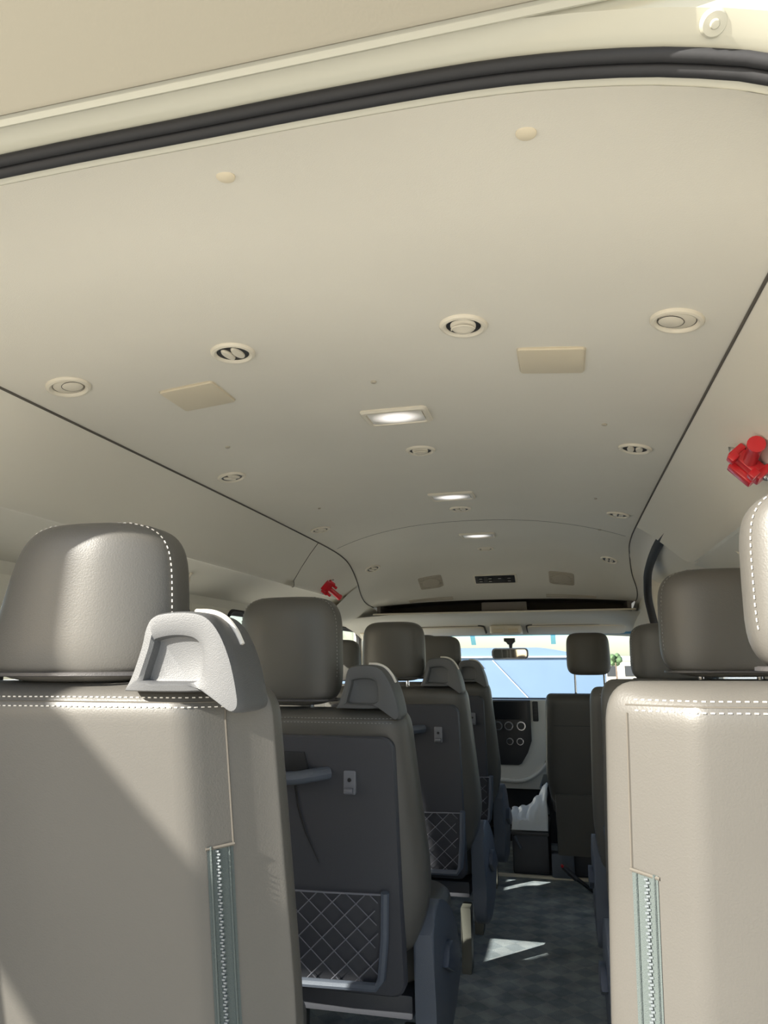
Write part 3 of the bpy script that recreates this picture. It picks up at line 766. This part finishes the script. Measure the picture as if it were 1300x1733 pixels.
def headrest(root, cx, cy, cz, a, b, c, m, warp=None, n=3.2, stitch=False, posts=True, zt=None, m_thread='thread'):
    (vf, tr) = superq(cx, cy, cz, a, b, c, n=n, m=4.6, warp=warp)
    h = mk('headrest', vf, m, root)
    if stitch:
        y0 = -.5; r = (1 - abs(y0) ** n) ** (1 / n)
        for rr, yo in ((r * 1.003, y0), ):
            pts = []
            for i in range(60):
                f = PI * (-.12 + 1.24 * i / 59)
                x = spow(math.cos(f), 2 / 4.6); z = spow(math.sin(f), 2 / 4.6)
                s = max(0.0, 1 - abs(z) ** 4.6) ** (1 / 4.6)
                k = max(0.0, s ** n - abs(y0) ** n) ** (1 / n) if s > abs(y0) else 0
                # follow the section at this height
                xx = math.copysign(min(abs(x), k) if k > 0 else 0, x)
                pts.append((f, xx, z))
            # path on the surface: walk height up one side, over, down the other
            path = []
            zz = [-.5 + 1.47 * i / 30 for i in range(31)]
            for z in zz:
                s = (1 - abs(z) ** 4.6) ** (1 / 4.6); k = max(0, s ** n - abs(y0) ** n) ** (1 / n)
                if s > abs(y0): path.append((k, y0, z))
            top = path[-1]
            full = [(-x, y, z) for x, y, z in path] + [(lerp(-top[0], top[0], i / 12), y0, top[2]) for i in range(1, 12)] + path[::-1]
            P = [Vector(tr(p)) for p in full]
            cc = Vector((cx, cy, cz)); P = [p + (p - cc).normalized() * .0012 for p in P]
            o = mk('stitching', stitches(P, .0042, .0009 if m_thread == 'thread' else .0007, .0045), m_thread, h); o['kind'] = 'stuff'
            mk('seam_line', tube([p + Vector((0, .006, 0)) for p in P], .0012, 5), 'seam', h)
    mk('base_seam', tube([tr((spow(math.cos(t), 2 / n) * .93, spow(math.sin(t), 2 / n) * .93, -.90)) for t in [2 * PI * i / 40 for i in range(40)]], .0035, 5, closed=True), 'leather_black', h)
    if posts:
        for s in (-1, 1): mk('headrest_post', tube([(cx + s * a * .42, cy, cz - c * .8), (cx + s * a * .42, cy + .01, (zt or cz - c) - .04)], .006, 8), 'chrome', root)
    return h

def lower_seat(root, xa, xb, Yb, aisle, mat_c, zc0=.30, zc1=.45, dp=.54):
    """cushion, shield, legs; Yb = rear of the cushion, aisle = +1/-1 side the aisle is on"""
    (vf, _) = superq((xa + xb) / 2, Yb + dp / 2, (zc0 + zc1) / 2, abs(xb - xa) / 2, dp / 2, (zc1 - zc0) / 2, n=6, m=4)
    mk('cushion', vf, mat_c, root)
    xs = xb if aisle > 0 else xa
    sh = [(Yb - .07, .47), (Yb - .02, .52), (Yb + .05, .515), (Yb + .16, .47), (Yb + min(.27, dp - .10), .40), (Yb + min(.36, dp - .03), .30), (Yb + min(.33, dp - .06), .22), (Yb + .12, .16), (Yb - .02, .19), (Yb - .05, .32)]
    s = mk('side_shield', prism(smooth_path(sh, 3), xs - aisle * .015, xs + aisle * .035, 'x', .010, 3), 'shell_grey', root)
    mk('recline_lever', prism(smooth_path([(Yb + .05, .36), (Yb + .10, .40), (Yb + .22, .36), (Yb + .26, .31), (Yb + .16, .31)], 3), xs + aisle * .033, xs + aisle * .05, 'x', .005), 'cap_dark', s)
    mk('base_frame', box((xa + .03, Yb + .0, .255), (xb - .03, Yb + dp - .08, .31), .01), 'shell', root)
    for x in (xa + .05, xb - .05):
        for y in (Yb + .04, Yb + dp - .11):
            mk('leg', prism([(y - .035, .22), (y + .035, .22), (y + .022, .04), (y + .034, .012), (y + .03, 0), (y - .03, 0), (y - .03, .02), (y - .016, .06)], x - .018, x + .018, 'x', .006), 'leg', root)

def bus_seat(label, xa, xb, xh, Yt, zt, tilt, hr, aisle, look, zb=.40, group='passenger seats', depth=.13, cap=True, panel=True, lower=True, wide=.03, bol=0.0):
    """xa<xb side edges, xh headrest centre, Yt rear face at the shoulder, hr=(z0,z1,half width, half depth)"""
    leath = {'pale': 'leather', 'dark': 'leather', 'black': 'leather'}[look]
    Yb = Yt + (zt - .42) * tilt + .10
    root = empty('passenger_seat', ((xa + xb) / 2, Yb + .2, 0), label, 'seat', group)
    ring, ry, yc, prof = back_shape(xa, xb, Yt, zt, zb, tilt, depth, wide, bol=bol)
    bk = mk('backrest', backrest_mesh(ring, zt, zb), leath, root)
    xs, xo = (xb, xa) if aisle > 0 else (xa, xb)
    # double stitched seam under the top edge
    if look != 'black':
        for dz in ((.020, .032) if look == 'pale' else (.022, .032)):
            pts = [(x, ry(x, zt - dz) - .0006, zt - dz - .003 * abs(x - xh)) for x in [lerp(xa + .03, xb - .03, i / 40) for i in range(41)]]
            o = mk('stitching', stitches(pts, .0042, .0009 if look == 'pale' else .0007, .0045), 'thread' if look == 'pale' else 'stitch_grey', bk); o['kind'] = 'stuff'
        pts = [(x, ry(x, zt - .026) - .0002, zt - .026 - .003 * abs(x - xh)) for x in [lerp(xa + .02, xb - .02, i / 40) for i in range(41)]]
        mk('top_seam', tube(pts, .0011, 5), 'seam', bk)
    z0, z1, a, b = hr[:4]
    headrest(root, xh, Yt + depth * .5, (z0 + z1) / 2, a, b, (z1 - z0) / 2, leath, warp=hr[4] if len(hr) > 4 else None, stitch=look != 'black', zt=zt, m_thread='thread' if look == 'pale' else 'stitch_grey')
    return root, ry, bk, Yb, ring, prof

def back_panel(root, ry, xa, xb, xh, zt, zb, aisle):
    """hard shell on the back of the forward seats with grab bar, hook and net"""
    x0, x1 = xa + .045, xb - .045
    def P(x, z, o): return (x, ry(x, z) - o, z)
    ztop = zt - .062; zlow = .345
    nx, nz = 14, 18
    def edge(i, j):
        u = i / nx; v = j / nz
        x = lerp(x0, x1, u); z = lerp(zlow, ztop, v)
        return x, z
    yb = lambda z: ry(xh, max(z, zb + .09)) + (max(0, zb + .09 - z)) * .15
    rings = []
    out = rrect(x0, x1, zlow, ztop, .03, 5)
    c = ((x0 + x1) / 2, (zlow + ztop) / 2)
    def q(P_, k, o): return [(lerp(c[0], p[0], k), yb(lerp(c[1], p[1], k)) - o, lerp(c[1], p[1], k)) for p in P_]
    vs, fs = loft([q(out, 1.0, -.02), q(out, 1.0, .006), q(out, .985, .011), q(out, .6, .012), q(out, .2, .012)], closed=True, cap=True)
    pn = mk('back_panel', (vs, fs), 'shell', root)
    ybp = lambda x, z: yb(z) - .012
    # grab bar: a recess plate with a bar over it
    gz = zt - .155
    mk('grab_recess', prism([(xh - .10, gz + .0), (xh - .088, gz + .055), (xh + .062, gz + .055), (xh + .075, gz + .0)], ybp(xh, gz + .055) - .0015, ybp(xh, gz) + .02, 'y', .001), 'black', pn)
    bar = [(xh - .125, ybp(0, gz) + .004, gz + .005), (xh - .10, ybp(0, gz) - .020, gz + .002), (xh - .05, ybp(0, gz) - .032, gz - .002), (xh + .04, ybp(0, gz) - .032, gz - .002), (xh + .085, ybp(0, gz) - .022, gz + .004), (xh + .118, ybp(0, gz) + .004, gz + .008)]
    mk('grab_bar', tube(smooth_path(bar, 4), .019, 10, flat=.8), 'shell_grey', pn)
    # crease running down from the grab bar
    mk('crease', tube([(xh + .035, ybp(0, gz - .02) - .0005, gz - .02), (xh + .04, ybp(0, gz - .06) - .0005, gz - .07), (xh + .055, ybp(0, gz - .12) - .0005, gz - .13), (xh + .085, ybp(0, gz - .19) - .0003, gz - .20)], [.003, .003, .0025, .001], 6), 'black', pn)
    # bag hook
    hx = xh + .172; hz = gz - .012; hy = ybp(0, hz)
    hk = mk('bag_hook', prism(rrect(hx - .015, hx + .015, hz - .027, hz + .027, .004, 3), hy - .008, hy + .004, 'y', .003), 'hook', pn)
    mk('hook_lip', tube([(hx - .010, hy - .012, hz - .018), (hx + .010, hy - .012, hz - .018)], .0065, 8), 'hook', hk)
    mk('hook_hole', lathe([(.0045, 0), (.0045, .002), (0, .0022)], 14, mxy(hx, hy - .008, hz + .006)), 'black', hk)
    net_pocket(pn_wrap(pn), lambda x, z: ybp(x, z), xh - .245, xh + .245, .372, .582)
    return pn
def pn_wrap(p): return p

def left_warp(p):
    x, y, z = p
    t = (z + 1) / 2
    if x < 0: x = x * lerp(1.22, .74, t) - .0
    else:
        if y < 0: y *= 1 - .5 * x * x
        x = x * lerp(1.0, .90, t * t)
    return (x, y - .10 * (1 - (x) ** 2) * (1 if y < 0 else 0), z)
def dome_warp(p):
    x, y, z = p
    w = lerp(1.0, .955, (z + 1) / 2)
    return (x * w, y * (1.0 - .25 * min(1, abs(x)) ** 2.5) if y < 0 else y, z)

# last row, left: pale leather back, zip strip
YA = .86
r, ry, bk, Yb, ring, prof = bus_seat('large pale taupe leather seat at lower left with zip strip and shoulder grip', -.585, -.052, -.332, YA, 1.076, .16,
    (1.074, 1.302, .142, .066, left_warp), 1, 'pale', zb=.42, group='last row seats', depth=.16, wide=.02, bol=.92)
shoulder_cap(r, -.054, YA - .012, 1.066, .165, .100, 'cap_plastic')
def zip_strip(root, bk, ry, xs0, xs1, xin, ztop, zbot, sg):
    seam = [(xs0 + (xs1 - xs0) * (1.072 - z) / .5, z) for z in [1.04 - (1.04 - ztop) * i / 14 for i in range(15)]]
    mk('side_seam', tube([(x, ry(x, z) - .0004, z) for x, z in seam], .0015, 5), 'seam', bk)
    seam2 = [(lerp(seam[-1][0], xs1, i / 12), lerp(ztop, zbot, i / 12)) for i in range(13)]
    w = .026
    V = []; F = []
    for i, (x, z) in enumerate(seam2):
        for k in range(4):
            xx = x - sg * w * k / 3; V.append((xx, ry(xx, z) - .0012 + .0006 * math.sin(PI * k / 3), z))
    for i in range(12):
        for k in range(3): a = i * 4 + k; F.append((a, a + 1, a + 5, a + 4))
    t = mk('zip_tape', (V, F), 'zip_tape', bk)
    nb = bm_new()
    for i in range(110):
        f = i / 110; z = lerp(ztop - .006, zbot, f); x = interp([(0, seam2[0][0]), (1, seam2[-1][0])], f) - sg * w * .55
        add_box(nb, (x - .003 + .002 * (i % 2), ry(x, z) - .0042, z - .0011), (x + .001 + .002 * (i % 2), ry(x, z) - .0008, z + .0011))
    o = mk('zip_teeth', nb, 'zip_tooth', t, smooth=False); o['kind'] = 'stuff'
    for kx in (.15, .85):
        p = [(x - sg * w * kx, ry(x - sg * w * kx, z) - .0018, z) for x, z in seam2]
        mk('tape_cord', tube(p, .0016, 5), 'zip_tape', t)
    p = [(seam2[0][0] + sg * .002, ry(seam2[0][0], ztop) - .001, ztop + .001), (seam2[0][0] - sg * (w + .002), ry(seam2[0][0] - sg * w, ztop) - .001, ztop - .003)]
    mk('zip_end', tube(p, .0022, 6), 'seam', t)
zip_strip(r, bk, ry, -.102, -.082, 0, .868, .45, 1)
lower_seat(r, -.56, -.20, Yb, 1, 'leather')
# last row, right
r, ry, bk, Yb, ring, prof = bus_seat('large cream sunlit leather seat at lower right with zip strip', .386, .95, .70, YA, 1.076, .16,
    (1.078, 1.305, .150, .066, dome_warp), -1, 'pale', zb=.42, group='last row seats', depth=.16, wide=.016, bol=.7)
zip_strip(r, bk, ry, .408, .394, 0, .862, .45, -1)
lower_seat(r, .41, .94, Yb, -1, 'leather')

# left bench rows: aisle seats
for (lb, Yt, zt, xb, xh, hr, look) in (
    ('grey leather seat behind the grab bar, second from the rear on the left', 1.68, .992, -.030, -.335, (.996, 1.263, .137, .060, dome_warp), 'dark'),
    ('dark leather aisle seat third from the rear on the left', 2.62, 1.012, -.012, -.285, (1.030, 1.248, .122, .055, dome_warp), 'black'),
    ('dark leather aisle seat farthest forward on the left', 3.45, 1.005, -.012, -.265, (1.018, 1.222, .122, .055, dome_warp), 'black')):
    r, ry, bk, Yb, ring, prof = bus_seat(lb, xb - .535, xb, xh, Yt, zt, .20, hr, 1, look, zb=.42, depth=.13)
    back_panel(r, ry, xb - .535 - .02, xb + .02, xh, zt, .42, 1)
    shoulder_cap(r, xb - .006, Yt - .012, zt + .003, .155, .098, 'cap_plastic')
    lower_seat(r, xb - .52, xb - .0, Yb, 1, 'leather', dp=.54 if Yt < 3 else .34)
# left bench rows: window seats
for (lb, Yt, zt, look) in (
    ('window seat beside the nearest left seat, cut off by the photo edge', YA, 1.06, 'pale'),
    ('window seat hidden behind the nearest left headrest', 1.68, .985, 'dark'),
    ('dark window seat hidden behind the second headrest', 2.62, .99, 'black'),
    ('dark window seat with headrest showing between second and third headrests', 3.45, .995, 'black')):
    r, ry, bk, Yb, ring, prof = bus_seat(lb, -.925, -.622, -.768, Yt, zt, .20, (zt + .012, zt + .215, .118, .055, dome_warp), -1, look, zb=.42, depth=.13, wide=.005, group='window seats')
    lower_seat(r, -.92, -.62, Yb, -1, 'leather', dp=.54 if Yt < 3 else .34)
# right single seats
for (lb, Yt, zt, hr, look) in (
    ('slate grey single seat with tall headrest behind the cream seat on the right', 1.66, 1.060, (1.064, 1.298, .140, .060, dome_warp), 'dark'),
    ('dark single seat farther forward on the right, headrest partly hidden', 2.52, 1.015, (1.03, 1.222, .135, .058, dome_warp), 'dark')):
    r, ry, bk, Yb, ring, prof = bus_seat(lb, .415, .95, .685, Yt, zt, .13, hr, -1, look, zb=.42, depth=.13, wide=.012)
    back_panel(r, ry, .415 - .006, .95, .685, zt, .42, -1)
    lower_seat(r, .43, .94, Yb, -1, 'leather')
# front seats
def front_seat(label, xc, name):
    root = empty('front_seat', (xc, 4.3, 0), label, 'seat', 'front seats')
    ring, ry, yc, prof = back_shape(xc - .235, xc + .235, 4.02, .93, .36, .10, .14, .015)
    bk = mk('backrest', backrest_mesh(ring, .93, .36), 'leather', root)
    mk('seam_line', tube([(x, ry(x, .765) - .0005, .765) for x in [xc - .2 + .4 * i / 20 for i in range(21)]], .002, 5), 'black', bk)
    mk('lower_cover', prism([(4.06, .42), (4.08, .12), (4.16, .10), (4.2, .42)], xc - .21, xc + .21, 'x', .01), 'leather', root)
    (vf, tr) = superq(xc, 4.09, 1.137, .116, .05, .112, n=3.2, m=5, warp=dome_warp)
    mk('headrest', vf, 'leather', root)
    for s in (-1, 1): mk('headrest_post', tube([(xc + s * .075, 4.09, 1.06), (xc + s * .075, 4.10, .90)], .006, 8), 'chrome', root)
    (vf, tr) = superq(xc, 4.40, .36, .24, .26, .08, n=6, m=4); mk('cushion', vf, 'leather', root)
    mk('seat_box', box((xc - .20, 4.15, 0), (xc + .20, 4.6, .30), .02), 'shell', root)
    mk('base_foot', box((xc - .245, 4.085, 0), (xc - .13, 4.16, .125), .01), 'shell_grey', root)
front_seat('black front passenger seat with separate headrest beside the aisle', .462, 'p')
front_seat('black driver seat hidden behind the left row', -.46, 'd')
# centre box with plastic sheet
cb = empty('centre_box', (.12, 4.25, 0), 'low dark box between the front seats under the plastic sheet', 'box')
mk('body', box((.015, 4.14, .0), (.205, 4.55, .20), .015), 'shell', cb)
mk('lid', box((.012, 4.13, .195), (.21, 4.56, .215), .008), 'leather_black', cb)
mk('strap', tube([(.03, 4.135, .19), (.06, 4.132, .13)], .008, 6), 'shell_grey', cb)
random.seed(3)
V = []; F = []; nx, ny = 26, 30
from mathutils import noise
for j in range(ny + 1):
    for i in range(nx + 1):
        u, v = i / nx, j / ny
        x = lerp(.012, .206, u); y = lerp(4.13, 4.44, v)
        n1 = noise.noise(Vector((u * 3, v * 3, 1))) + .6 * noise.noise(Vector((u * 8, v * 7, 5))) + .3 * noise.noise(Vector((u * 18, v * 16, 9)))
        z = .248 + .020 * n1 + .10 * math.sin(PI * min(1, v * 1.05)) * .55 + .13 * max(0, u - .45) * 1.8 * math.exp(-((v - .45) / .3) ** 2)
        if v < .08: z -= (.08 - v) * .9
        V.append((x + .012 * noise.noise(Vector((u * 6, v * 6, 20))), y, max(z, .222)))
for j in range(ny):
    for i in range(nx): a = j * (nx + 1) + i; F.append((a, a + 1, a + nx + 2, a + nx + 1))
o = mk('plastic_sheet', (V, F), 'bag'); tag(o, 'crumpled white plastic sheet lying on the box between front seats', 'plastic sheet')
sm = o.modifiers.new('thick', 'SOLIDIFY'); sm.thickness = .003
# belt buckle by the passenger seat
bb = empty('belt_buckle', (.34, 3.9, 0), 'dark seat belt buckle with red button leaning beside the aisle', 'buckle')
mk('stalk', tube([(.42, 3.92, .0), (.38, 3.91, .03), (.30, 3.9, .085)], [.018, .02, .022], 8, flat=.5), 'black', bb)
mk('body', tube([(.335, 3.905, .06), (.275, 3.895, .115)], .026, 8, flat=.5), 'shell', bb)
mk('release_button', tube([(.278, 3.893, .112), (.268, 3.892, .121)], .014, 8, flat=.5), 'red', bb)

# ------------------------------------------------------------------ open tailgate
GA = math.radians(46)
tg = empty('tailgate', (0, .5, 1.63), 'cream raised tailgate with beige inner trim above the rear opening', 'tailgate')
def gp(x, u, d): # u along the gate from the hinge, d depth below the gate plane
    return (x, .508 - u * math.cos(GA) - d * math.sin(GA) * 0, 1.615 + u * math.sin(GA) - d)
def gslab(x0, x1, u0, u1, d0, d1, m, name, bev=.01):
    b = bm_new()
    c = [(x0, u0), (x1, u0), (x1, u1), (x0, u1)]
    A = [b.verts.new(gp(x, u, d0)) for x, u in c]; B = [b.verts.new(gp(x, u, d1)) for x, u in c]
    b.faces.new(A); b.faces.new(B[::-1])
    for i in range(4): b.faces.new((A[i], B[i], B[(i + 1) % 4], A[(i + 1) % 4]))
    if bev: bmesh.ops.bevel(b, geom=list(b.edges), offset=bev, segments=3, profile=.6, affect='EDGES')
    return mk(name, b, m, tg)
gslab(-.86, .86, -.012, 1.35, -.06, -.012, 'paint', 'steel_shell', .012)
gslab(-.80, .80, .012, 1.2, -.014, .006, 'gate_trim', 'trim_panel', .008)
for sx in (-1, 1):
    hg = mk('hinge', lathe([(.011, 0), (.011, .003), (.009, .005), (.004, .0055), (.003, .007), (0, .0075)], 24, Matrix.Translation((sx * .482, .530, 1.598)) @ Matrix.Rotation(math.radians(150), 4, 'X')), 'paint', tg)

# ------------------------------------------------------------------ outside
S('ground', box((-60, -60, -.62), (60, 90, -.6)), 'asphalt', smooth=False)
bw = empty('pale_blue_barrier', (-1.2, 8.2, -.6), 'low pale blue barrier with white rails beyond the windshield', 'barrier')
def bar_top(x): return 1.243 if x < .05 else 1.243 - .25 * (x - .05) ** 1.4
prof = [(-5, -.6), (.75, -.6)] + [(x, bar_top(x)) for x in [.75 - .05 * i for i in range(15)]] + [(-5, 1.243)]
mk('panel', prism(prof, 8.0, 8.4, 'y', .02), 'barrier', bw)
mk('rail', box((-5, 7.96, 1.138), (.55, 8.0, 1.152)), 'white', bw, smooth=False)
mk('brace_rail', tube([(-.42, 7.98, 1.11), (.05, 7.98, .60)], .005, 6), 'white', bw)
mk('plate', prism([(-.66, 1.10), (-.58, 1.10), (-.53, 1.04), (-.61, 1.04)], 7.97, 8.0, 'y'), 'white', bw, smooth=False)
fb = empty('far_building', (3.4, 45, -.6), 'low beige building on the horizon right of the front headrest', 'building')
mk('block', box((2.2, 45, -.6), (9, 49, 1.1)), 'wall_far', fb, smooth=False)
mk('parapet', box((2.1, 44.9, 1.1), (9.1, 49.1, 1.35)), 'white', fb, smooth=False)
for k in range(6): mk('window', box((2.7 + k, 44.95, .2), (3.2 + k, 45.01, .8)), 'dash_dark', fb, smooth=False)
tr_ = empty('far_tree', (3.0, 40, -.6), 'small green tree on the horizon beside the front headrest', 'tree')
mk('trunk', tube([(2.9, 40, -.6), (2.92, 40, .4), (2.9, 40, 1.0)], [.05, .04, .03], 8), 'bark', tr_)
b = bm_new(); random.seed(5)
for k in range(9):
    q = bmesh.ops.create_icosphere(b, subdivisions=2, radius=random.uniform(.12, .18))
    d = Vector((2.9 + random.uniform(-.22, .22), 40 + random.uniform(-.2, .2), 1.1 + random.uniform(-.16, .25)))
    for v in q['verts']: v.co = v.co * (1 + .25 * noise.noise(v.co * 6 + d)) + d
mk('crown', b, 'foliage', tr_)
# timber frame added out of view behind the van to shadow the nearest seat
def back_to(p, y):   # trace a point on the seat back towards the sun to the plane Y=y
    d = p[1] - y; return (p[0] - SUN_A * d, p[2] + SUN_B * d)
cf = empty('shadow_frame', (-1.9, -.8, -.6), 'added timber frame out of view behind the van, shaped to cast the diagonal seat shadow', 'frame')
YF = -.8
L1a, L1b = back_to((-.36, YA, 1.065), YF), back_to((.075, YA + .06, .615), YF)
L2a, L2b = back_to((-.73, YA + .02, 1.135), YF), back_to((-.06, YA + .13, .24), YF)
mk('shadow_brace', prism([L1a, L1b, L2b, L2a], YF - .05, YF + .05, 'y', .01), 'timber', cf)
px, pz = back_to((-.405, YA, 1.065), YF)
mk('shadow_panel', prism([(px, pz - .02), (px + .03, pz + .4), (px + .03, pz + .9), (px - 1.2, pz + .9), (px - 1.2, pz - .02)], YF - .06, YF + .06, 'y', .01), 'timber', cf)
mk('post', box((px - 1.5, YF - .08, -.6), (px - 1.2, YF + .08, pz + .9), .01), 'timber', cf)
